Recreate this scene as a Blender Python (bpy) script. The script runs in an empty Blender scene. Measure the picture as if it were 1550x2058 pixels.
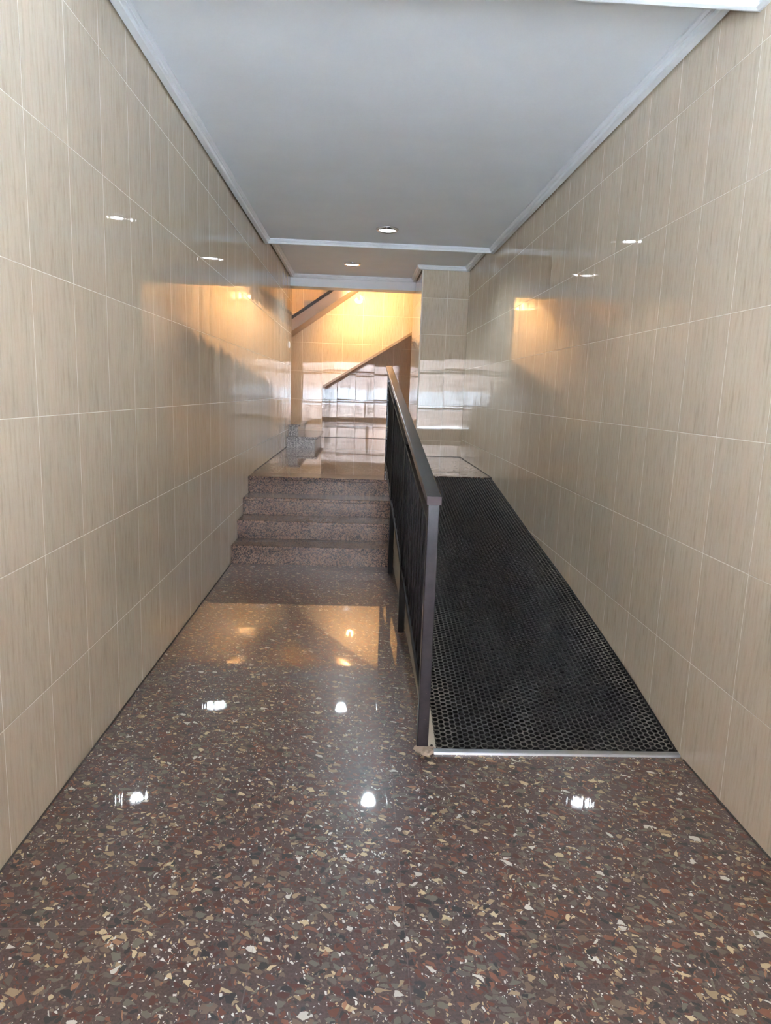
import bpy, bmesh, math, random
from mathutils import Vector, Matrix

random.seed(7)
S = bpy.context.scene
COL = S.collection

# ------------------------------------------------------------------ camera
# solved from the wall tile grid (pixels of the 1550 x 2058 photograph)
F_PX, PIT, YAW, ROL, CAM_Z = 1387.549, 0.17074, 0.0429, 0.03531, 1.419
cy, sy, cp, sp, cr, sr = (math.cos(YAW), math.sin(YAW), math.cos(PIT), math.sin(PIT), math.cos(ROL), math.sin(ROL))
fwd = Vector((sy * cp, cy * cp, -sp))
rx = Vector((cy, -sy, 0))
up = rx.cross(fwd)
rx2 = cr * rx + sr * up
up2 = -sr * rx + cr * up
cam_d = bpy.data.cameras.new('camera')
cam_d.sensor_fit = 'HORIZONTAL'
cam_d.sensor_width = 36.0
cam_d.lens = F_PX / 1550.0 * 36.0
cam_d.clip_start = 0.02
cam_d.clip_end = 200
cam = bpy.data.objects.new('camera', cam_d)
m = Matrix((rx2, up2, -fwd)).transposed().to_4x4()
m.translation = Vector((0, 0, CAM_Z))
cam.matrix_world = m
COL.objects.link(cam)
S.camera = cam

# ------------------------------------------------------------------ world, exposure
S.view_settings.view_transform = 'Standard'
S.view_settings.look = 'None'
S.view_settings.exposure = 0.0
S.view_settings.gamma = 1.0
S.view_settings.use_curve_mapping = False
S.cycles.max_bounces = 14
S.cycles.diffuse_bounces = 7
S.cycles.glossy_bounces = 7
S.cycles.transparent_max_bounces = 12
S.cycles.sample_clamp_indirect = 60.0
S.cycles.caustics_reflective = False
S.cycles.caustics_refractive = False

SKY = 15.0            # daylight outside the entrance
SPOT_W = 95.0        # ceiling downlights
LENS = 20.0
WARM_W = 200.0        # bulb under the stair flight
WARM_UP = 600.0       # guessed bulb high in the stairwell, added as warm fill
world = bpy.data.worlds.new('daylight')
S.world = world
world.use_nodes = True
wn = world.node_tree
bg = wn.nodes['Background']
bg.inputs['Strength'].default_value = SKY
wt = wn.nodes.new('ShaderNodeTexCoord')
ws = wn.nodes.new('ShaderNodeSeparateXYZ')
wr = wn.nodes.new('ShaderNodeValToRGB')
wn.links.new(wt.outputs['Generated'], ws.inputs[0])
wn.links.new(ws.outputs['Z'], wr.inputs[0])
wn.links.new(wr.outputs[0], bg.inputs['Color'])
wr.color_ramp.elements[0].position = 0.0
wr.color_ramp.elements[0].color = (0.90, 0.94, 1.0, 1)
wr.color_ramp.elements[1].position = 0.8
wr.color_ramp.elements[1].color = (0.62, 0.78, 1.0, 1)

SUN_E = 430.0         # sun on the street, grazing past the entrance from the right
sun_d = bpy.data.lights.new('sun', 'SUN')
sun_d.energy = SUN_E
sun_d.angle = math.radians(0.6)
sun_d.color = (0.80, 0.91, 1.0)
sun = bpy.data.objects.new('sun', sun_d)
sun.rotation_euler = Vector((-0.60, -0.05, -0.80)).to_track_quat('-Z', 'Y').to_euler()
COL.objects.link(sun)

XL, XR = -1.012, 1.349           # corridor walls
Y_DOOR = -1.3
por_d = bpy.data.lights.new('entrance_portal', 'AREA')
por_d.shape = 'RECTANGLE'
por_d.size, por_d.size_y = 2.3, 2.4
por_d.cycles.is_portal = True
por = bpy.data.objects.new('entrance_portal', por_d)
por.location = ((XL + XR) / 2, Y_DOOR - 0.02, 1.25)
por.rotation_euler = (math.pi / 2, 0, 0)      # local -Z looks along +Y, into the hall
COL.objects.link(por)

# ------------------------------------------------------------------ node helpers
class NT:
    def __init__(self, name):
        self.m = bpy.data.materials.new(name)
        self.m.use_nodes = True
        self.t = self.m.node_tree
        self.b = self.t.nodes['Principled BSDF']
    def n(self, typ, **kw):
        nd = self.t.nodes.new(typ)
        for k, v in kw.items():
            setattr(nd, k, v)
        return nd
    def l(self, a, b):
        self.t.links.new(a, b)
    def val(self, sock, v):
        if hasattr(v, 'is_linked') or isinstance(v, bpy.types.NodeSocket):
            self.l(v, sock)
        else:
            sock.default_value = v
    def math(self, op, a, b=None, c=None, clamp=False):
        nd = self.n('ShaderNodeMath', operation=op)
        nd.use_clamp = clamp
        self.val(nd.inputs[0], a)
        if b is not None: self.val(nd.inputs[1], b)
        if c is not None: self.val(nd.inputs[2], c)
        return nd.outputs[0]
    def mix(self, f, a, b, blend='MIX'):
        nd = self.n('ShaderNodeMix', data_type='RGBA', blend_type=blend)
        self.val(nd.inputs['Factor'], f)
        self.val(nd.inputs['A'], a)
        self.val(nd.inputs['B'], b)
        return nd.outputs['Result']
    def comb(self, x, y, z):
        nd = self.n('ShaderNodeCombineXYZ')
        self.val(nd.inputs[0], x); self.val(nd.inputs[1], y); self.val(nd.inputs[2], z)
        return nd.outputs[0]
    def sep(self, v):
        nd = self.n('ShaderNodeSeparateXYZ')
        self.l(v, nd.inputs[0])
        return nd.outputs
    def coord(self, which='Object'):
        return self.n('ShaderNodeTexCoord').outputs[which]
    def noise(self, vec, scale, detail=2.0, rough=0.5):
        nd = self.n('ShaderNodeTexNoise')
        self.l(vec, nd.inputs['Vector'])
        nd.inputs['Scale'].default_value = scale
        nd.inputs['Detail'].default_value = detail
        nd.inputs['Roughness'].default_value = rough
        return nd.outputs['Fac']
    def voro(self, vec, scale, feature='F1', dims='2D', rnd=1.0):
        nd = self.n('ShaderNodeTexVoronoi', feature=feature, voronoi_dimensions=dims)
        self.l(vec, nd.inputs['Vector'])
        nd.inputs['Scale'].default_value = scale
        nd.inputs['Randomness'].default_value = rnd
        return nd.outputs
    def ramp(self, f, stops, interp='LINEAR'):
        nd = self.n('ShaderNodeValToRGB')
        self.l(f, nd.inputs[0])
        r = nd.color_ramp
        r.interpolation = interp
        while len(r.elements) < len(stops):
            r.elements.new(0.5)
        for e, (p, c) in zip(r.elements, stops):
            e.position = p
            e.color = c if len(c) == 4 else (*c, 1)
        return nd.outputs[0]
    def bump(self, h, dist=1.0, strength=1.0):
        nd = self.n('ShaderNodeBump')
        nd.inputs['Strength'].default_value = strength
        nd.inputs['Distance'].default_value = dist
        self.l(h, nd.inputs['Height'])
        self.l(nd.outputs[0], self.b.inputs['Normal'])
        return nd.outputs[0]
    def set(self, **kw):
        for k, v in kw.items():
            self.val(self.b.inputs[k.replace('_', ' ')], v)
        return self.m

def srgb(r, g, b):
    f = lambda c: (c / 255 / 12.92) if c / 255 <= 0.04045 else ((c / 255 + 0.055) / 1.055) ** 2.4
    return (f(r), f(g), f(b), 1.0)

def plain(name, col, rough=0.5, metal=0.0, **kw):
    t = NT(name)
    return t.set(Base_Color=col, Roughness=rough, Metallic=metal, **kw)

# ------------------------------------------------------------------ materials
TW, TH = 0.3196, 0.45
def tile_mat(name, axis, u0, z0, warp=1.0, gw=0.0010):
    """glossy beige ceramic wall tile with fine vertical streaks, pale grout"""
    t = NT(name)
    x, y, z = t.sep(t.coord())
    a = x if axis == 'X' else y
    u = t.math('DIVIDE', t.math('SUBTRACT', a, u0), TW)
    v = t.math('DIVIDE', t.math('SUBTRACT', z, z0), TH)
    fu, fv = t.math('FRACT', u), t.math('FRACT', v)
    iu, iv = t.math('FLOOR', u), t.math('FLOOR', v)
    wnz = t.n('ShaderNodeTexWhiteNoise', noise_dimensions='3D')
    t.l(t.comb(iu, iv, 3.1 if axis == 'X' else 7.7), wnz.inputs['Vector'])
    rnd = t.sep(wnz.outputs['Color'])
    # streaks: shifted per tile
    off = t.math('MULTIPLY', rnd[0], 37.0)
    sv = t.comb(t.math('MULTIPLY', t.math('ADD', a, off), 70.0), t.math('MULTIPLY', t.math('ADD', z, off), 6.5), 0.0)
    s1 = t.noise(sv, 1.0, 6.0, 0.62)
    sv2 = t.comb(t.math('MULTIPLY', t.math('ADD', a, off), 260.0), t.math('MULTIPLY', z, 38.0), 1.0)
    s2 = t.noise(sv2, 1.0, 3.0, 0.6)
    sv3 = t.comb(t.math('MULTIPLY', t.math('ADD', a, off), 17.0), t.math('MULTIPLY', z, 0.9), 5.0)
    s3 = t.noise(sv3, 1.0, 3.0, 0.5)
    c1 = t.ramp(s1, [(0.26, srgb(174, 159, 139)), (0.45, srgb(194, 181, 161)), (0.62, srgb(201, 190, 171)), (0.78, srgb(190, 180, 164))])
    c2 = t.mix(t.math('MULTIPLY', t.ramp(s2, [(0.56, (0, 0, 0)), (0.72, (1, 1, 1))]), 0.38), c1, srgb(178, 154, 134))
    c3 = t.mix(t.ramp(s3, [(0.40, (0, 0, 0)), (0.70, (0.45, 0.45, 0.45))]), c2, srgb(206, 186, 166))
    tint = t.math('ADD', 0.97, t.math('MULTIPLY', rnd[1], 0.06))
    c4 = t.mix(1.0, c3, t.comb(tint, tint, tint), 'MULTIPLY')
    # grout
    du = t.math('MULTIPLY', t.math('SUBTRACT', 0.5, t.math('ABSOLUTE', t.math('SUBTRACT', fu, 0.5))), TW)
    dv = t.math('MULTIPLY', t.math('SUBTRACT', 0.5, t.math('ABSOLUTE', t.math('SUBTRACT', fv, 0.5))), TH)
    d = t.math('MINIMUM', du, dv)
    g = t.math('SUBTRACT', 1.0, t.math('DIVIDE', t.math('SUBTRACT', d, gw), 0.0007), clamp=True)
    base = t.mix(g, c4, srgb(228, 223, 210))
    # slight warp of every tile: bowed, tilted, plus fine vertical flutes
    cu = t.math('MULTIPLY', t.math('SUBTRACT', fu, 0.5), TW)
    cv = t.math('MULTIPLY', t.math('SUBTRACT', fv, 0.5), TH)
    bow = t.math('MULTIPLY', t.math('MULTIPLY', cu, cu), -0.022 * warp)
    bow2 = t.math('MULTIPLY', t.math('MULTIPLY', cv, cv), -0.004 * warp)
    tilt = t.math('MULTIPLY', cu, t.math('MULTIPLY', t.math('SUBTRACT', rnd[2], 0.5), 0.006 * warp))
    tiltv = t.math('MULTIPLY', cv, t.math('MULTIPLY', t.math('SUBTRACT', rnd[0], 0.5), 0.004 * warp))
    fl = t.noise(t.comb(t.math('MULTIPLY', t.math('ADD', a, off), 42.0), t.math('MULTIPLY', z, 0.8), 0.0), 1.0, 1.0, 0.5)
    flutes = t.math('MULTIPLY', fl, 0.00040 * warp)
    groove = t.math('MULTIPLY', g, -0.0006)
    h = t.math('ADD', t.math('ADD', t.math('ADD', bow, bow2), t.math('ADD', tilt, tiltv)), t.math('ADD', flutes, groove))
    t.bump(h)
    return t.set(Base_Color=base, Roughness=t.math('ADD', 0.02, t.math('MULTIPLY', g, 0.5)), IOR=1.55)

def terrazzo_mat(name, x0, y0, jx=0.397, jy=0.386):
    """polished brown-red terrazzo floor tiles with stone chips"""
    t = NT(name)
    co = t.coord()
    x, y, z = t.sep(co)
    w1 = t.noise(co, 9.0, 2.0, 0.5)
    wob = t.math('MULTIPLY', t.math('SUBTRACT', w1, 0.5), 0.05)
    fine = t.noise(co, 60.0, 2.0, 0.5)
    fo = t.math('MULTIPLY', t.math('SUBTRACT', fine, 0.5), 0.012)
    base = t.ramp(t.noise(co, 130.0, 3.0, 0.7), [(0.3, srgb(66, 52, 51)), (0.7, srgb(92, 75, 72))])
    pal = [(0.00, srgb(86, 52, 45)), (0.15, srgb(98, 90, 81)), (0.29, srgb(52, 50, 51)), (0.40, srgb(112, 94, 79)),
           (0.50, srgb(80, 48, 42)), (0.62, srgb(106, 101, 90)), (0.73, srgb(156, 136, 108)), (0.79, srgb(126, 84, 66)),
           (0.84, srgb(190, 172, 138)), (0.88, srgb(104, 62, 49)), (0.95, srgb(198, 196, 188)), (0.975, srgb(152, 110, 84))]
    def layer(prev, ang, st, sc, keep, edge, pal, seed):
        ca, sa = math.cos(ang), math.sin(ang)
        ax = t.math('ADD', x, fo)
        ay = t.math('ADD', y, t.math('MULTIPLY', fo, -0.8))
        uu = t.math('ADD', t.math('MULTIPLY', ax, ca), t.math('MULTIPLY', ay, sa))
        vv = t.math('ADD', t.math('MULTIPLY', ax, -sa), t.math('MULTIPLY', ay, ca))
        vec = t.comb(t.math('ADD', uu, seed), t.math('MULTIPLY', t.math('ADD', vv, wob), st), 0.0)
        cell = t.voro(vec, sc)
        ed = t.voro(vec, sc, 'DISTANCE_TO_EDGE')['Distance']
        r = t.sep(cell['Color'])
        thr = t.math('ADD', edge, t.math('MULTIPLY', r[2], edge * 1.6))
        inside = t.math('GREATER_THAN', ed, thr)
        on = t.math('MULTIPLY', inside, t.math('LESS_THAN', r[1], keep))
        col = t.ramp(r[0], pal, 'CONSTANT')
        return t.mix(on, prev, col)
    pal_s = [(0.0, srgb(104, 60, 50)), (0.2, srgb(60, 56, 56)), (0.4, srgb(122, 108, 96)), (0.6, srgb(186, 164, 128)), (0.74, srgb(206, 204, 196)), (0.88, srgb(142, 98, 74))]
    pal_w = [(0.0, srgb(214, 212, 206)), (0.5, srgb(196, 178, 150)), (0.8, srgb(160, 150, 140))]
    c = layer(base, 0.5, 1.3, 190.0, 0.06, 0.12, pal_w, 3.0)
    c = layer(c, 1.9, 1.7, 80.0, 0.33, 0.10, pal_s, 11.0)
    c = layer(c, -0.35, 1.6, 33.0, 0.56, 0.09, pal, 5.0)
    c = layer(c, 1.05, 1.7, 40.0, 0.22, 0.11, pal, 23.0)
    # joints
    def dist(a, o, p):
        f = t.math('FRACT', t.math('DIVIDE', t.math('SUBTRACT', a, o), p))
        return t.math('MULTIPLY', t.math('SUBTRACT', 0.5, t.math('ABSOLUTE', t.math('SUBTRACT', f, 0.5))), p)
    d = t.math('MINIMUM', dist(x, x0, jx), dist(y, y0, jy))
    j = t.math('SUBTRACT', 1.0, t.math('DIVIDE', d, 0.0014), clamp=True)
    c = t.mix(t.math('MULTIPLY', j, 0.55), c, srgb(128, 118, 114))
    ht = t.math('ADD', t.math('MULTIPLY', t.noise(co, 90.0, 2.0, 0.5), 0.000035), t.math('MULTIPLY', t.noise(co, 5.0, 2.0, 0.5), 0.0003))
    t.bump(ht)
    rough = t.math('ADD', 0.10, t.math('MULTIPLY', t.noise(co, 3.0, 4.0, 0.6), 0.09))
    return t.set(Base_Color=c, Roughness=0.32, IOR=1.45, Specular_IOR_Level=0.35, Coat_Weight=1.0, Coat_Roughness=t.math('MULTIPLY', rough, 0.16), Coat_IOR=1.6)

def granite_mat(name='pink_speckled_granite', grey=False):
    t = NT(name)
    co = t.coord()
    a = t.voro(co, 150.0, dims='3D')
    r = t.sep(a['Color'])
    n = t.noise(co, 75.0, 3.0, 0.6)
    k = t.math('ADD', t.math('MULTIPLY', r[0], 0.55), t.math('MULTIPLY', n, 0.6))
    c = t.ramp(k, [(0.0, srgb(40, 35, 35)), (0.44, srgb(66, 55, 53)), (0.53, srgb(126, 96, 79)), (0.70, srgb(146, 114, 94)), (0.82, srgb(114, 100, 91))] if not grey else
               [(0.0, srgb(38, 36, 37)), (0.44, srgb(66, 62, 62)), (0.53, srgb(136, 130, 126)), (0.70, srgb(168, 162, 156)), (0.82, srgb(120, 115, 112))], 'CONSTANT')
    return t.set(Base_Color=c, Roughness=0.16, IOR=1.42)

def paint_mat(name, a, b, rough=0.6, bump=0.0):
    t = NT(name)
    co = t.coord()
    n = t.noise(co, 2.2, 4.0, 0.55)
    c = t.ramp(n, [(0.3, a), (0.7, b)])
    if bump:
        t.bump(t.math('MULTIPLY', t.noise(co, 14.0, 3.0, 0.5), bump))
    return t.set(Base_Color=c, Roughness=rough)

def metal_paint():
    t = NT('black_enamel_paint')
    co = t.coord('Object')
    n = t.noise(co, 30.0, 4.0, 0.6)
    c = t.ramp(n, [(0.3, srgb(26, 25, 27)), (0.8, srgb(40, 38, 41))])
    return t.set(Base_Color=c, Roughness=0.20, IOR=1.5)

def post_paint():
    """enamel of the front post: chipped to rusty undercoat towards the foot"""
    t = NT('chipped_enamel_paint')
    co = t.coord('Object')
    x, y, z = t.sep(co)
    n = t.noise(co, 30.0, 4.0, 0.6)
    c = t.ramp(n, [(0.3, srgb(34, 30, 34)), (0.8, srgb(50, 44, 49))])
    chip = t.noise(co, 95.0, 2.0, 0.4)
    low = t.math('SUBTRACT', 1.0, t.math('DIVIDE', z, 0.5), clamp=True)
    th = t.math('SUBTRACT', 0.86, t.math('MULTIPLY', low, 0.13))
    c = t.mix(t.math('GREATER_THAN', chip, th), c, srgb(132, 108, 96))
    str_ = t.noise(t.comb(t.math('MULTIPLY', x, 420.0), t.math('MULTIPLY', y, 420.0), t.math('MULTIPLY', z, 3.0)), 1.0, 2.0, 0.5)
    t.bump(t.math('MULTIPLY', str_, 0.0003))
    return t.set(Base_Color=c, Roughness=0.30, IOR=1.30)

def rubber_mat_mat():
    t = NT('black_ring_rubber')
    co = t.coord()
    x, y, z = t.sep(co)
    n = t.noise(co, 3.0, 4.0, 0.6)
    # dust stays near the borders, the trodden middle is worn dark
    el = t.math('SUBTRACT', 1.0, t.math('DIVIDE', t.math('SUBTRACT', x, 0.35), 0.22), clamp=True)
    er = t.math('SUBTRACT', 1.0, t.math('DIVIDE', t.math('SUBTRACT', 1.336, x), 0.26), clamp=True)
    ef = t.math('SUBTRACT', 1.0, t.math('DIVIDE', t.math('SUBTRACT', y, 2.57), 0.55), clamp=True)
    ed = t.math('MAXIMUM', t.math('MAXIMUM', el, er), t.math('MULTIPLY', ef, 0.6))
    k = t.math('ADD', t.math('MULTIPLY', ed, 0.55), t.math('MULTIPLY', n, 0.55))
    c = t.ramp(k, [(0.22, srgb(36, 37, 38)), (0.50, srgb(58, 58, 57)), (0.85, srgb(104, 101, 93))])
    return t.set(Base_Color=c, Roughness=t.ramp(k, [(0.25, (0.30,) * 3), (0.7, (0.55,) * 3)]), IOR=1.45)

def glass_mat():
    m_ = bpy.data.materials.new('door_glass')
    m_.use_nodes = True
    nt = m_.node_tree
    nt.nodes.clear()
    out = nt.nodes.new('ShaderNodeOutputMaterial')
    mx = nt.nodes.new('ShaderNodeMixShader')
    tr = nt.nodes.new('ShaderNodeBsdfTransparent')
    gl = nt.nodes.new('ShaderNodeBsdfGlossy')
    fr = nt.nodes.new('ShaderNodeFresnel')
    gl.inputs['Roughness'].default_value = 0.02
    fr.inputs[0].default_value = 1.45
    nt.links.new(fr.outputs[0], mx.inputs[0])
    nt.links.new(tr.outputs[0], mx.inputs[1])
    nt.links.new(gl.outputs[0], mx.inputs[2])
    nt.links.new(mx.outputs[0], out.inputs[0])
    return m_

def emit(name, col, strength):
    t = NT(name)
    return t.set(Base_Color=(0.8, 0.8, 0.8, 1), Emission_Color=col, Emission_Strength=strength, Roughness=0.3)

M = {}
M['tile_left'] = tile_mat('beige_wall_tile_left', 'Y', 2.239, 0.407)
M['tile_right'] = tile_mat('beige_wall_tile_right', 'Y', 2.247, 0.399)
M['tile_pillar'] = tile_mat('beige_wall_tile_pillar', 'X', 1.082, 0.374, 1.0, 0.0018)
M['tile_return'] = tile_mat('beige_wall_tile_return', 'Y', 9.06, 0.374)
M['tile_back'] = tile_mat('beige_wall_tile_back', 'X', -0.615, 0.372, 0.8, 0.0020)
M['tile_recess'] = tile_mat('beige_wall_tile_recess', 'X', -0.391, 0.372, 0.9, 0.0024)
M['tile_side'] = tile_mat('beige_wall_tile_side', 'Y', 11.4, 0.372)
M['terrazzo'] = terrazzo_mat('brown_terrazzo', 0.162, 2.02)
M['terrazzo_up'] = terrazzo_mat('brown_terrazzo_landing', 0.162, 6.745)
M['granite'] = granite_mat()
M['granite_grey'] = granite_mat('grey_speckled_granite', True)
M['ceiling'] = paint_mat('white_ceiling_paint', srgb(217, 223, 229), srgb(223, 229, 235), 0.7, 0.0012)
M['white'] = paint_mat('white_trim_paint', srgb(219, 225, 231), srgb(225, 230, 236), 0.5)
M['plaster'] = paint_mat('cream_plaster', srgb(222, 205, 180), srgb(228, 212, 190), 0.75, 0.001)
M['stringer'] = paint_mat('brown_grey_stringer_paint', srgb(176, 160, 146), srgb(186, 170, 154), 0.5)
M['ramp'] = paint_mat('pale_cement_render', srgb(168, 160, 146), srgb(190, 182, 168), 0.7, 0.001)
M['metal'] = metal_paint()
M['post'] = post_paint()
M['cap'] = plain('matt_brown_black_paint', srgb(74, 66, 68), 0.6, IOR=1.2)
M['bars'] = plain('matt_black_bar_paint', srgb(24, 23, 24), 0.42, IOR=1.22)
M['rubber'] = rubber_mat_mat()
M['rubber_base'] = plain('rubber_backing', srgb(18, 18, 19), 0.7)
M['alu'] = plain('brushed_aluminium', srgb(196, 200, 206), 0.28, 1.0)
M['chrome'] = plain('polished_chrome', srgb(215, 216, 222), 0.08, 1.0)
M['dark_joint'] = plain('dark_joint_filler', srgb(70, 66, 62), 0.8)
M['stone_edge'] = plain('grey_brown_stone_edging', srgb(140, 126, 110), 0.3)
M['black_edge'] = plain('black_stair_edge', srgb(40, 37, 36), 0.4)
M['mortar'] = paint_mat('rough_grey_mortar', srgb(118, 104, 94), srgb(166, 150, 136), 0.9, 0.004)
M['plastic'] = plain('white_plastic', srgb(235, 235, 236), 0.3)
M['frame'] = plain('dark_bronze_aluminium', srgb(60, 54, 50), 0.35, 0.6)
M['glass'] = glass_mat()
M['pavement'] = paint_mat('grey_pavement', srgb(186, 188, 190), srgb(200, 201, 203), 0.8)
M['brick'] = paint_mat('pinkish_brick_facade', srgb(176, 158, 150), srgb(190, 172, 164), 0.8)
M['lens'] = emit('cool_white_lamp_lens', (0.86, 0.93, 1.0, 1), LENS)
M['bulb'] = emit('warm_bulb_glass', (1.0, 0.60, 0.25, 1), 12.0)

# ------------------------------------------------------------------ mesh helpers
class MB:
    def __init__(self):
        self.bm = bmesh.new()
    def box(self, x0, x1, y0, y1, z0, z1, bev=0.0, seg=2):
        vs = [self.bm.verts.new((x, y, z)) for x in (x0, x1) for y in (y0, y1) for z in (z0, z1)]
        idx = [(0, 1, 3, 2), (4, 6, 7, 5), (0, 4, 5, 1), (2, 3, 7, 6), (0, 2, 6, 4), (1, 5, 7, 3)]
        fs = [self.bm.faces.new([vs[i] for i in f]) for f in idx]
        self._bev(fs, bev, seg)
        return self
    def _bev(self, fs, bev, seg):
        if bev > 0:
            es = list({e for f in fs for e in f.edges})
            bmesh.ops.bevel(self.bm, geom=es, offset=bev, segments=seg, profile=0.5, affect='EDGES', clamp_overlap=True)
    def prism(self, poly, axis, a, b, bev=0.0, seg=2):
        """extrude a polygon (2-D points) along axis from a to b. axis X: (y,z), Y: (x,z), Z: (x,y)"""
        def p3(p, t):
            return {'X': (t, p[0], p[1]), 'Y': (p[0], t, p[1]), 'Z': (p[0], p[1], t)}[axis]
        A = [self.bm.verts.new(p3(p, a)) for p in poly]
        B = [self.bm.verts.new(p3(p, b)) for p in poly]
        n = len(poly)
        fs = [self.bm.faces.new(A), self.bm.faces.new(B[::-1])]
        for i in range(n):
            fs.append(self.bm.faces.new((A[i], B[i], B[(i + 1) % n], A[(i + 1) % n])))
        bmesh.ops.recalc_face_normals(self.bm, faces=fs)
        self._bev(fs, bev, seg)
        return self
    def sweep(self, rings, close_ring=True, caps=True):
        R = [[self.bm.verts.new(p) for p in r] for r in rings]
        fs = []
        n = len(R[0])
        for a, b in zip(R, R[1:]):
            for i in range(n if close_ring else n - 1):
                fs.append(self.bm.faces.new((a[i], a[(i + 1) % n], b[(i + 1) % n], b[i])))
        if caps:
            fs.append(self.bm.faces.new(R[0][::-1]))
            fs.append(self.bm.faces.new(R[-1]))
        bmesh.ops.recalc_face_normals(self.bm, faces=fs)
        return self
    def lathe(self, prof, c, n=40):
        rings = []
        for k in range(n):
            a = 2 * math.pi * k / n
            rings.append([(c[0] + r * math.cos(a), c[1] + r * math.sin(a), c[2] + z) for r, z in prof])
        R = [[self.bm.verts.new(p) for p in r] for r in rings]
        fs = []
        for k in range(n):
            a, b = R[k], R[(k + 1) % n]
            for i in range(len(prof) - 1):
                fs.append(self.bm.faces.new((a[i], b[i], b[i + 1], a[i + 1])))
        bmesh.ops.remove_doubles(self.bm, verts=[v for r in R for v in r], dist=1e-6)
        bmesh.ops.recalc_face_normals(self.bm, faces=[f for f in fs if f.is_valid])
        return self
    def build(self, name, mat, parent=None, smooth=False):
        me = bpy.data.meshes.new(name)
        self.bm.normal_update()
        self.bm.to_mesh(me)
        self.bm.free()
        me.materials.append(mat)
        if smooth:
            for p in me.polygons:
                p.use_smooth = True
        o = bpy.data.objects.new(name, me)
        COL.objects.link(o)
        if parent:
            o.parent = parent
            if parent.type == 'EMPTY':          # a part under its thing; sub-parts sit under a mesh already in place
                o.matrix_parent_inverse = Matrix.Translation(-Vector(parent_world(parent)))
        return o

def parent_world(o):
    v = Vector((0, 0, 0))
    while o is not None:
        v = v + o.location
        o = o.parent
    return v

def thing(name, label, cat, loc, group=None):
    o = bpy.data.objects.new(name, None)
    o.empty_display_size = 0.1
    o.location = loc
    COL.objects.link(o)
    return tag(o, label, cat, group)

def tag(o, label, cat, group=None):
    o['label'] = label
    o['category'] = cat
    if group:
        o['group'] = group
    return o

def struct(o, label=None, cat=None):
    o['kind'] = 'structure'
    if label:
        o['label'] = label
        o['category'] = cat
    return o

# ------------------------------------------------------------------ setting: walls
Z_L = 0.616                      # landing level
Y_LE, Y_BEAM = 10.36, 10.09      # end of left wall, face of beam
Y_P, X_P, Y_PE = 9.06, 0.76, 10.5  # pillar face, its free side, its far end
Y_B, Y_R = 11.4, 12.22           # stair hall back wall, back of the recess
X_HL, X_HR, Z_H = -2.3, 2.1, 4.3  # stair hall bounds

struct(MB().box(XL - 0.15, XL, Y_DOOR - 0.15, Y_LE, -0.1, 3.15).build('wall_left', M['tile_left']),
       'long glossy beige tiled wall on the left of the corridor', 'wall')
struct(MB().box(XR, XR + 0.15, Y_DOOR - 0.15, Y_P, -0.1, 3.15).build('wall_right', M['tile_right']),
       'long glossy beige tiled wall on the right above the ramp', 'wall')
struct(MB().prism([(X_P, Y_P), (XR + 0.15, Y_P), (XR + 0.15, Y_PE), (X_P, Y_PE)], 'Z', 0.3, 4.3).build('wall_far_right', M['tile_pillar']),
       'two tile wide beige tiled wall facing the viewer at the head of the ramp', 'wall')
# tiled cheek of that wall: thin facing so its tile grid runs along the depth
struct(MB().box(X_P - 0.012, X_P - 0.0005, Y_P + 0.001, Y_PE, Z_L, 3.05).build('trim_1', M['tile_return']),
       'narrow tiled cheek of the far right wall beside the opening', 'wall')
# stair hall back wall, cut away below the sloping stair
RX0 = -0.605
SL = 0.635
slope_z = lambda x: 1.475 + SL * (x - RX0)
struct(MB().prism([(X_HL, 0.4), (RX0, 0.4), (RX0, slope_z(RX0)), (X_HR, slope_z(X_HR)), (X_HR, Z_H), (X_HL, Z_H)],
                  'Y', Y_B, Y_B + 0.1).build('wall_back', M['tile_back']),
       'warmly lit tiled back wall of the stair hall', 'wall')
struct(MB().box(RX0 - 0.1, X_HR, Y_R, Y_R + 0.1, 0.4, 3.3).build('wall_recess', M['tile_recess']),
       'shaded glossy tiled wall at the back of the recess under the stair', 'wall')
struct(MB().box(RX0 - 0.08, RX0, Y_B + 0.1, Y_R, 0.4, slope_z(RX0) + 0.06).build('wall_recess_left', M['tile_side']))
struct(MB().prism([(RX0 - 0.08, slope_z(RX0 - 0.08) + 0.002), (X_HR, slope_z(X_HR) + 0.002), (X_HR, slope_z(X_HR) + 0.1), (RX0 - 0.08, slope_z(RX0 - 0.08) + 0.1)],
                  'Y', Y_B + 0.1, Y_R).build('ceiling_recess', M['plaster']))
struct(MB().prism([(RX0, slope_z(RX0) - 0.022), (X_HR, slope_z(X_HR) - 0.022), (X_HR, slope_z(X_HR) + 0.022), (RX0, slope_z(RX0) + 0.022)],
                  'Y', Y_B - 0.02, Y_B + 0.001).build('trim_2', M['stone_edge']),
       'sloping grey brown edging along the foot of the back wall', 'trim')
struct(MB().box(X_HL - 0.1, X_HL, Y_LE - 0.1, Y_R + 0.1, 0.4, Z_H).build('wall_hall_left', M['plaster']))
struct(MB().box(X_HL, XL - 0.15, Y_LE - 0.12, Y_LE - 0.005, 0.4, Z_H).build('wall_hall_front_left', M['plaster']))
struct(MB().box(X_HR, X_HR + 0.1, Y_PE - 0.12, Y_R + 0.1, 0.4, Z_H).build('wall_hall_right', M['plaster']))
struct(MB().box(XR + 0.15, X_HR, Y_PE - 0.12, Y_PE, 0.4, Z_H).build('wall_hall_front_right', M['plaster']))
struct(MB().box(XL - 0.15, X_P, Y_BEAM + 0.02, Y_LE, 3.01, Z_H).build('wall_above_beam', M['plaster']))
struct(MB().box(X_HL - 0.1, X_HR + 0.1, Y_BEAM, Y_R + 0.1, Z_H, Z_H + 0.1).build('ceiling_hall', M['ceiling']))

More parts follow.
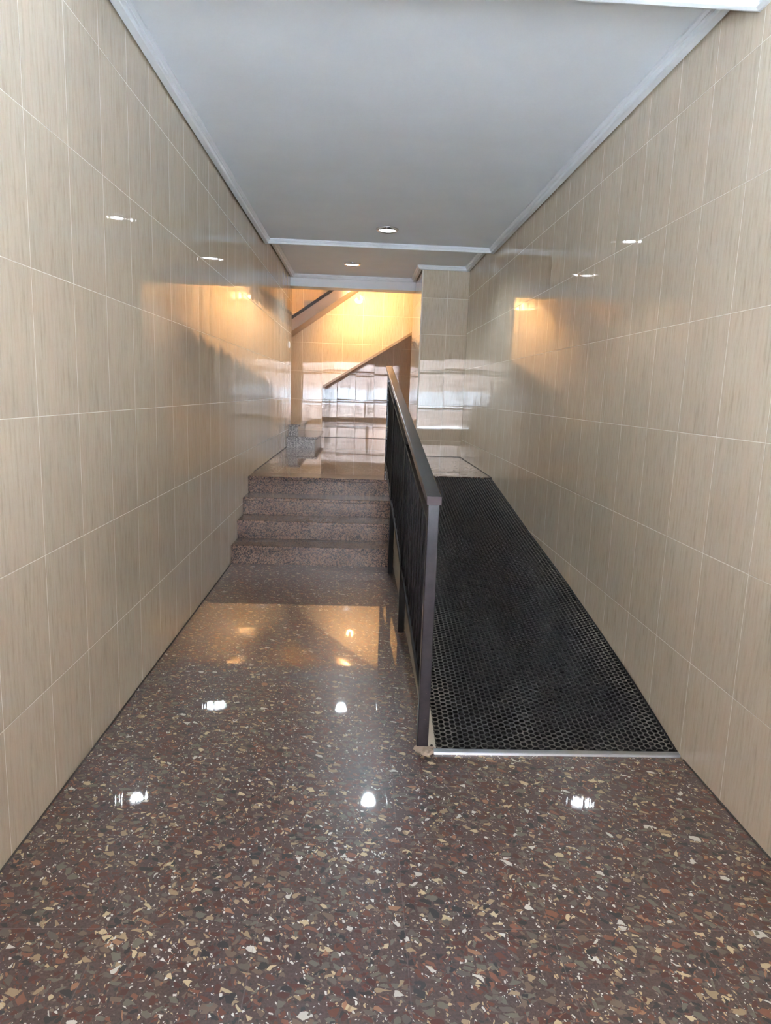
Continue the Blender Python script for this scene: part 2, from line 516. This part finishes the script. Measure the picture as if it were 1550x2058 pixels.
# ------------------------------------------------------------------ setting: floors
struct(MB().box(XL, XR, Y_DOOR - 0.15, 6.5, -0.12, 0.0).build('floor', M['terrazzo']),
       'polished brown terrazzo floor flecked with stone chips', 'floor')
bmf = MB().box(XL, 0.318, 6.745, Y_LE, 0.45, Z_L)
bmf.box(0.318, XR, 6.85, Y_P, 0.45, Z_L)
bmf.box(0.318, X_P, Y_P, Y_LE, 0.45, Z_L)
bmf.box(X_HL, X_HR, Y_LE, Y_B, 0.45, Z_L)
bmf.box(RX0, X_HR, Y_B, Y_R, 0.45, Z_L)
struct(bmf.build('floor_landing', M['terrazzo_up']), 'raised terrazzo landing beyond the steps', 'floor')
jt = MB()
jt.box(XL, XL + 0.005, Y_DOOR, 5.54, 0, 0.004)
jt.box(XR - 0.005, XR, Y_DOOR, 2.53, 0, 0.004)
jt.box(XL, XL + 0.006, 6.75, 9.79, Z_L, Z_L + 0.004)
jt.box(XR - 0.006, XR, 6.86, Y_P, Z_L, Z_L + 0.004)
jt.box(X_P, XR, Y_P - 0.006, Y_P, Z_L, Z_L + 0.004)
jt.box(RX0, X_HR, Y_R - 0.008, Y_R, Z_L, Z_L + 0.005)
struct(jt.build('trim_3', M['dark_joint']))

# ------------------------------------------------------------------ setting: ceilings and mouldings
ZC1, ZC2 = 2.912, 3.008
Y1 = 7.405
struct(MB().box(XL, XR, 2.605, Y1 - 0.012, ZC1, ZC2 + 0.1).build('ceiling', M['ceiling']),
       'smooth white lowered ceiling over the steps and ramp', 'ceiling')
struct(MB().box(XL, XR, Y1 - 0.012, Y_BEAM + 0.02, ZC2, ZC2 + 0.1).build('ceiling_far', M['ceiling']),
       'higher white ceiling strip in front of the beam', 'ceiling')
struct(MB().box(XL, XR, Y_DOOR - 0.15, 2.605, 3.06, 3.16).build('ceiling_near', M['ceiling']))
def cornice(points, prof, name, label):
    mb = MB()
    rings = []
    for pf in points:
        rings.append([(pf(d)[0], pf(d)[1], z) for d, z in prof])
    mb.sweep(rings)
    return struct(mb.build(name, M['white']), label, 'moulding')
def prof(zb):
    return [(0.0, zb + 0.047), (0.0, zb), (0.034, zb), (0.037, zb + 0.004), (0.037, zb + 0.020), (0.046, zb + 0.022),
            (0.046, zb + 0.028), (0.052, zb + 0.033), (0.056, zb + 0.036), (0.056, zb + 0.047)]
E_ = 0.0006
GAP = 0.012      # gap added between moulding and tiles, standing in for the cast shadow
cornice([lambda d: (XL + GAP + d, 2.606), lambda d: (XL + GAP + d, Y1 - d), lambda d: (XR - GAP - d, Y1 - d), lambda d: (XR - GAP - d, 2.606)],
        prof(2.865), 'trim_4', 'stepped white moulding framing the lowered ceiling')
cornice([lambda d: (XL + GAP + d, Y1 + 0.001), lambda d: (XL + GAP + d, Y_BEAM - E_ - d), lambda d: (X_P - 0.0125 - GAP - d, Y_BEAM - E_ - d),
         lambda d: (X_P - 0.0125 - GAP - d, Y_P - GAP - d), lambda d: (XR - GAP - d, Y_P - GAP - d), lambda d: (XR - GAP - d, Y1 + 0.001)],
        prof(2.961), 'trim_5', 'stepped white moulding around the far ceiling strip and its corner')
struct(MB().box(XL, X_P - 0.0125, Y_BEAM, Y_LE - 0.002, 2.846, 3.008, 0.004).build('trim_6', M['white']),
       'white beam over the opening to the stair hall', 'beam')
# near ceiling: recessed panel ringed by a deeper moulding
nb = [(0.0, 3.06), (0.0, 2.763), (0.012, 2.760), (0.030, 2.763), (0.034, 2.770), (0.036, 3.06)]
cornice([lambda d: (XL + E_ + d, Y_DOOR + 0.01), lambda d: (XL + E_ + d, 2.604 - d), lambda d: (XR - E_ - d, 2.604 - d), lambda d: (XR - E_ - d, Y_DOOR + 0.01)],
        nb, 'trim_7', 'deep white border of the near ceiling at the top edge')

# ------------------------------------------------------------------ setting: entrance behind the viewer
dz = 2.42
struct(MB().box(XL, XR, Y_DOOR - 0.15, Y_DOOR, dz, 3.06).build('wall_front', M['plaster']))
fr = MB()
xs = [XL, -0.28, 0.55, XR]
for i, xx in enumerate(xs):
    a = xx if i == 0 else (xx - 0.06 if i == 3 else xx - 0.03)
    fr.box(a, a + 0.06, Y_DOOR - 0.11, Y_DOOR - 0.05, 0.0, dz)
for za, zb in ((0.0, 0.10), (1.02, 1.08), (2.02, 2.08), (dz - 0.06, dz)):
    fr.box(XL + 0.06, XR - 0.06, Y_DOOR - 0.105, Y_DOOR - 0.055, za, zb)
fr.box(XL + 0.06, XR - 0.06, Y_DOOR - 0.09, Y_DOOR - 0.07, 0.10, 0.45)  # unseen solid panel, added to darken the lower reflection in the recess
door = struct(fr.build('door_1', M['frame']))
for i in range(3):
    MB().box(xs[i] + 0.03, xs[i + 1] - 0.03, Y_DOOR - 0.083, Y_DOOR - 0.077, 0.451, dz - 0.06).build('glass_pane', M['glass'], door)
struct(MB().box(-25, 25, -30, Y_DOOR - 0.15, -0.2, -0.02).build('ground_outside', M['pavement']))

struct(MB().box(-6, 6, Y_DOOR - 0.16, 13.0, 4.45, 4.6).build('sun_block_slab', M['plaster']))  # unseen slab added over the building so no sun leaks in
fa = MB().box(-14, 14, -13.2, -13.0, -0.02, 9.0)
facade = struct(fa.build('wall_opposite', M['brick']))
MB().box(-14, 14, -13.0, -12.96, 0.75, 1.55).build('reflection_band', M['white'], facade)  # invented white band, gives the glossy tiles a bright strip to reflect
# ------------------------------------------------------------------ ramp, mat, strip
RAMP = [(2.56, 0.002), (3.0, 0.088), (3.47, 0.165), (4.2, 0.272), (5.2, 0.388), (6.0, 0.494), (6.85, 0.603)]
def ramp_z(y):
    for (a, za), (b, zb) in zip(RAMP, RAMP[1:]):
        if y <= b:
            return za + (zb - za) * (y - a) / (b - a)
    return RAMP[-1][1]
RXA, RXB = 0.318, XR - 0.002
rp = thing('wheelchair_ramp', 'pale rendered wheelchair ramp rising along the right wall', 'ramp', ((RXA + RXB) / 2, 4.7, 0))
MB().prism([(2.56, 0.0)] + RAMP + [(6.849, 0.0)], 'X', RXA, RXB).build('ramp_body', M['ramp'], rp)
for (px, py) in ((0.333, 2.60), (0.327, 2.80)):
    MB().lathe([(0.0, 0.004), (0.004, 0.004), (0.006, 0.0), (0.006, -0.004)], (px, py, ramp_z(py)), 12).build('screw', M['dark_joint'], rp)

def ring_mat():
    verts, faces = [], []
    p = 0.027
    cx_ = p * math.sqrt(3) / 2
    R = p / math.sqrt(3)
    x0, x1, y0, y1 = 0.350, 1.336, 2.575, 6.84
    T = 0.011
    nseg = 12
    slope_c = [(math.cos(math.pi / 6 * k), math.sin(math.pi / 6 * k)) for k in range(nseg)]
    ncol = int((x1 - x0) / cx_)
    nrow = int((y1 - y0) / (p * 0.9875))
    py = p * 0.9875
    for c in range(ncol):
        for r in range(nrow):
            x = x0 + cx_ * (c + 0.5)
            y = y0 + py * (r + 0.5 + (0.5 if c % 2 else 0.0))
            if y > y1 - 0.012:
                continue
            i0 = len(verts)
            for ring in range(4):
                for k, (ca, sa) in enumerate(slope_c):
                    if ring == 0:
                        rr = R * (1.0 if k % 2 == 0 else math.sqrt(3) / 2); dzz = T - 0.0025
                    elif ring == 1:
                        rr = 0.0124; dzz = T
                    elif ring == 2:
                        rr = 0.0112; dzz = T
                    else:
                        rr = 0.0108; dzz = 0.001
                    xx, yy = x + rr * ca, y + rr * sa * 0.9875
                    verts.append((xx, yy, ramp_z(yy) + dzz))
            for ring in range(3):
                for k in range(nseg):
                    a = i0 + ring * nseg + k
                    b = i0 + ring * nseg + (k + 1) % nseg
                    faces.append((a, b, b + nseg, a + nseg))
    me = bpy.data.meshes.new('ring_sheet')
    me.from_pydata(verts, [], faces)
    me.materials.append(M['rubber'])
    me.materials.append(M['rubber_base'])
    me.polygons.foreach_set('material_index', [1 if (i // nseg) % 3 == 2 else 0 for i in range(len(faces))])
    me.update()
    return me
rm = thing('rubber_ring_mat', 'black perforated rubber ring mat covering the ramp', 'mat', (0.84, 4.7, ramp_z(4.7)))
o = bpy.data.objects.new('ring_sheet', ring_mat())
COL.objects.link(o)
o.parent = rm
o.matrix_parent_inverse = Matrix.Translation(-rm.location)
bs = MB()
pts = [(y, z) for y, z in RAMP]
pts[0] = (2.572, ramp_z(2.572))
pts[-1] = (6.845, ramp_z(6.845))
bs.prism([(y, z + 0.0002) for y, z in pts] + [(y, z + 0.0016) for y, z in pts[::-1]], 'X', 0.350, 1.340).build('backing', M['rubber_base'], rm)
bs = MB()
bs.prism([(y, z + 0.0002) for y, z in pts] + [(y, z + 0.010) for y, z in pts[::-1]], 'X', 1.334, 1.343).build('edge_strip', M['rubber_base'], rm)
th = thing('threshold_strip', 'silver aluminium edging strip along the foot of the ramp mat', 'strip', (0.83, 2.55, 0))
MB().prism([(2.546, 0.0005), (2.5465, 0.0085), (2.549, 0.0105), (2.568, 0.0150), (2.570, 0.0135), (2.5595, 0.0105), (2.5595, 0.0005)], 'X', 0.338, 1.343).build('nosing_profile', M['alu'], th)

# ------------------------------------------------------------------ entrance steps
RISE, RUN, YS = 0.154, 0.293, 5.545
SXR = 0.316
st = thing('entrance_steps', 'four speckled pink granite steps up to the landing, left of the railing', 'steps', ((XL + SXR) / 2, YS, 0))
for k in range(4):
    y0 = YS + RUN * k
    z0, z1 = RISE * k, RISE * (k + 1)
    yb = y0 + RUN + 0.03 if k < 3 else 6.744
    riser = MB().box(XL + 0.0001, SXR, y0, y0 + 0.028, z0, z1 - 0.03).build('step', M['granite'], st)
    MB().box(XL + 0.0001, SXR, y0 - 0.016, yb, z1 - 0.03, z1, 0.005, 2).build('tread', M['granite'], riser)

# ------------------------------------------------------------------ rear stair (foot of the main staircase)
rs = thing('main_staircase', 'grey speckled granite stair starting beside the left wall at the back', 'staircase', (-0.8, 10.6, Z_L))
R2 = 0.155
def rear_step(x0, x1, y0, k):
    z0, z1 = Z_L + R2 * k, Z_L + R2 * (k + 1)
    body = MB().box(x0, x1 - 0.028, y0, Y_B - 0.002, z0, z1 - 0.03).build('step', M['granite_grey'], rs)
    MB().box(x0, x1 + 0.012, y0 - 0.03, Y_B - 0.002, z1 - 0.03, z1, 0.006, 2).build('tread', M['granite_grey'], body)
rear_step(XL + 0.001, -0.585, 9.80, 0)
rear_step(XL + 0.001, -0.850, 10.07, 1)
rear_step(-1.42, -1.10, 10.40, 2)
rear_step(-1.72, -1.40, 10.40, 3)
MB().box(-1.42, XL, 10.365, Y_B - 0.002, Z_L, Z_L + 2 * R2 - 0.03).build('stair_base', M['granite_grey'], rs)
MB().box(-1.72, -1.42, 10.365, Y_B - 0.002, Z_L, Z_L + 3 * R2 - 0.03).build('stair_base', M['granite_grey'], rs)

# flight passing overhead
uf = thing('upper_stair_flight', 'sloping underside of the stair flight overhead with a black upper edge', 'stair flight', (-1.0, 11.0, 2.4))
YF = 10.75
fz = lambda x: 2.285 + 0.705 * (x + 1.05)
xa, xb = X_HL + 0.01, 1.2
MB().prism([(xa, fz(xa)), (xb, fz(xb)), (xb, fz(xb) + 0.17), (xa, fz(xa) + 0.17)], 'Y', YF, Y_B - 0.002).build('stringer', M['stringer'], uf)
MB().prism([(xa, fz(xa) + 0.17), (xb, fz(xb) + 0.17), (xb, fz(xb) + 0.222), (xa, fz(xa) + 0.222)], 'Y', YF - 0.01, YF + 0.03).build('edge_band', M['black_edge'], uf)
upl = MB()
xk = xa
while xk < xb - 0.3:
    upl.box(xk + 0.02, xk + 0.29, YF + 0.03, Y_B - 0.003, fz(xk + 0.29) + 0.02, fz(xk + 0.29) + 0.14)
    xk += 0.28
upl.build('step_block', M['stringer'], uf)

# ------------------------------------------------------------------ railing
XRAIL = lambda y: 0.2955 - 0.0045 * (y - 2.61)
HT = lambda y: 1.039 + 0.1523 * (y - 2.57)       # top of handrail
TR = lambda y: 0.932 + 0.1480 * (y - 2.62)       # top of upper panel rail
BR = lambda y: 0.200 + 0.1370 * (y - 2.62)       # underside of lower panel rail
rl = thing('metal_railing', 'black painted metal railing with closely set bars between steps and ramp', 'railing', (XRAIL(4.6), 4.6, 0))
def bar_along(y0, y1, zf, w, h, bev=0.003, dx=0.0):
    """rectangular section following the slope; zf gives the top"""
    mb = MB()
    vs = []
    for y in (y0, y1):
        x = XRAIL(y) + dx
        z = zf(y)
        vs.append([(x - w / 2, y, z - h), (x + w / 2, y, z - h), (x + w / 2, y, z), (x - w / 2, y, z)])
    mb.sweep(vs)
    if bev:
        bmesh.ops.bevel(mb.bm, geom=list(mb.bm.edges), offset=bev, segments=2, profile=0.5, affect='EDGES', clamp_overlap=True)
    return mb
bar_along(2.573, 6.76, HT, 0.057, 0.034, 0.003, -0.002).build('handrail', M['metal'], rl)
bar_along(2.5705, 2.5735, HT, 0.056, 0.033, 0.001, -0.002).build('end_cap', M['cap'], rl)
bar_along(2.637, 6.60, TR, 0.036, 0.014, 0.002).build('top_rail', M['bars'], rl)
bar_along(2.637, 6.60, lambda y: BR(y) + 0.022, 0.036, 0.022, 0.002).build('bottom_rail', M['bars'], rl)
def upright(name, y, w, z0, z1, mat=None):
    x = XRAIL(y)
    mb = MB().box(x - w / 2, x + w / 2, y - w / 2, y + w / 2, z0, z1, 0.003, 2)
    return mb.build(name, mat or M['metal'], rl)
upright('front_post', 2.614, 0.045, 0.0, HT(2.60) - 0.034, M['post'])
upright('post', 3.99, 0.038, 0.0, HT(3.98) - 0.034, M['bars'])
upright('post', 5.36, 0.038, 0.0, HT(5.35) - 0.034, M['bars'])
upright('post', 6.61, 0.038, Z_L, HT(6.60) - 0.034)
y = 2.745
while y < 6.57:
    if min(abs(y - q) for q in (3.99, 5.36)) > 0.04:
        upright('baluster', y, 0.018, BR(y) + 0.02, TR(y) - 0.012, M['bars'])
    y += 0.12
mo = MB()
ring = []
for rr, hh in ((0.046, 0.0), (0.040, 0.006), (0.030, 0.009), (0.0, 0.010)):
    ring.append((rr, hh))
mo.lathe(ring, (0.308, 2.588, 0.0005), 22)
for v in mo.bm.verts:
    v.co.x += random.uniform(-0.008, 0.008)
    v.co.y += random.uniform(-0.008, 0.008)
    v.co.z = max(0.0004, v.co.z + random.uniform(-0.002, 0.003)) if v.co.z > 0.002 else v.co.z
mo.build('mortar_footing', M['mortar'], rl)

# ------------------------------------------------------------------ ceiling downlights
def downlight(x, y, z, r, label):
    t = thing('ceiling_downlight', label, 'ceiling light', (x, y, z), 'recessed ceiling downlights')
    MB().lathe([(r, 0.0), (r, -0.004), (r * 0.93, -0.013), (r * 0.82, -0.020), (r * 0.74, -0.016), (r * 0.72, -0.002)], (x, y, z), 48).build('trim_ring', M['chrome'], t, True)
    MB().lathe([(r * 0.735, -0.010), (r * 0.5, -0.014), (0.0, -0.015)], (x, y, z), 48).build('lens', M['lens'], t, True)
    ld = bpy.data.lights.new('downlight_beam', 'SPOT')
    ld.energy = SPOT_W
    ld.color = (0.78, 0.91, 1.0)
    ld.spot_size = math.radians(150)
    ld.spot_blend = 0.45
    ld.shadow_soft_size = r * 0.6
    lo = bpy.data.objects.new('downlight_beam', ld)
    lo.location = (0, 0, -0.03)
    lo.parent = t
    COL.objects.link(lo)
downlight(0.214, 6.74, ZC1, 0.107, 'round chrome ringed downlight in the lowered ceiling, the nearer one')
downlight(-0.138, 9.12, ZC2, 0.112, 'round chrome ringed downlight in the far ceiling before the beam')

# ------------------------------------------------------------------ bulbs of the stair hall, the upper one added
def bulb(loc, r, label, watts, fill=0.0, aim=None):
    t = thing('ceiling_bulb', label, 'lamp', loc)
    x, y, z = loc
    prof_ = [(r * math.sin(a), -r * math.cos(a)) for a in [math.pi * k / 10 for k in range(11)]]
    MB().lathe([(max(p, 0.0), q) for p, q in prof_], (x, y, z), 24).build('glass_globe', M['bulb'], t, True)
    MB().lathe([(0.0, r + 0.035), (r * 0.7, r + 0.035), (r * 0.7, r * 0.75), (0.0, r * 0.75)], (x, y, z), 20).build('holder', M['plastic'], t)
    for kind, w in (('SPOT', watts), ('POINT', fill)):
        if w <= 0 or (kind == 'SPOT' and aim is None):
            continue
        ld = bpy.data.lights.new('bulb_glow', kind)
        ld.energy = w
        ld.color = (1.0, 0.57, 0.22)
        ld.shadow_soft_size = 0.07 if kind == 'SPOT' else r * 1.05
        lo = bpy.data.objects.new('bulb_glow', ld)
        lo.parent = t
        if kind == 'SPOT':
            ld.spot_size = math.radians(150)
            ld.spot_blend = 0.7
            lo.rotation_euler = (Vector(aim) - Vector(loc)).to_track_quat('-Z', 'Y').to_euler()
        COL.objects.link(lo)
bulb((-0.05, 10.62, 2.968), 0.032, 'warm spotlight bulb behind the beam, glimpsed only as a floor reflection', WARM_W, 70.0, (0.25, 11.4, 2.55))
bulb((-1.3, 10.9, 4.2), 0.05, 'added warm fill bulb high on the stair hall ceiling', 0.0, WARM_UP)

# ------------------------------------------------------------------ light switch
sw = thing('light_switch', 'small white light switch near the far end of the left wall', 'switch', (XL, 10.02, 2.0))
plate = MB().box(XL + 0.0005, XL + 0.010, 9.985, 10.055, 1.995, 2.085, 0.003).build('plate', M['plastic'], sw)
MB().box(XL + 0.010, XL + 0.015, 10.000, 10.040, 2.015, 2.065, 0.002).build('rocker', M['plastic'], plate)
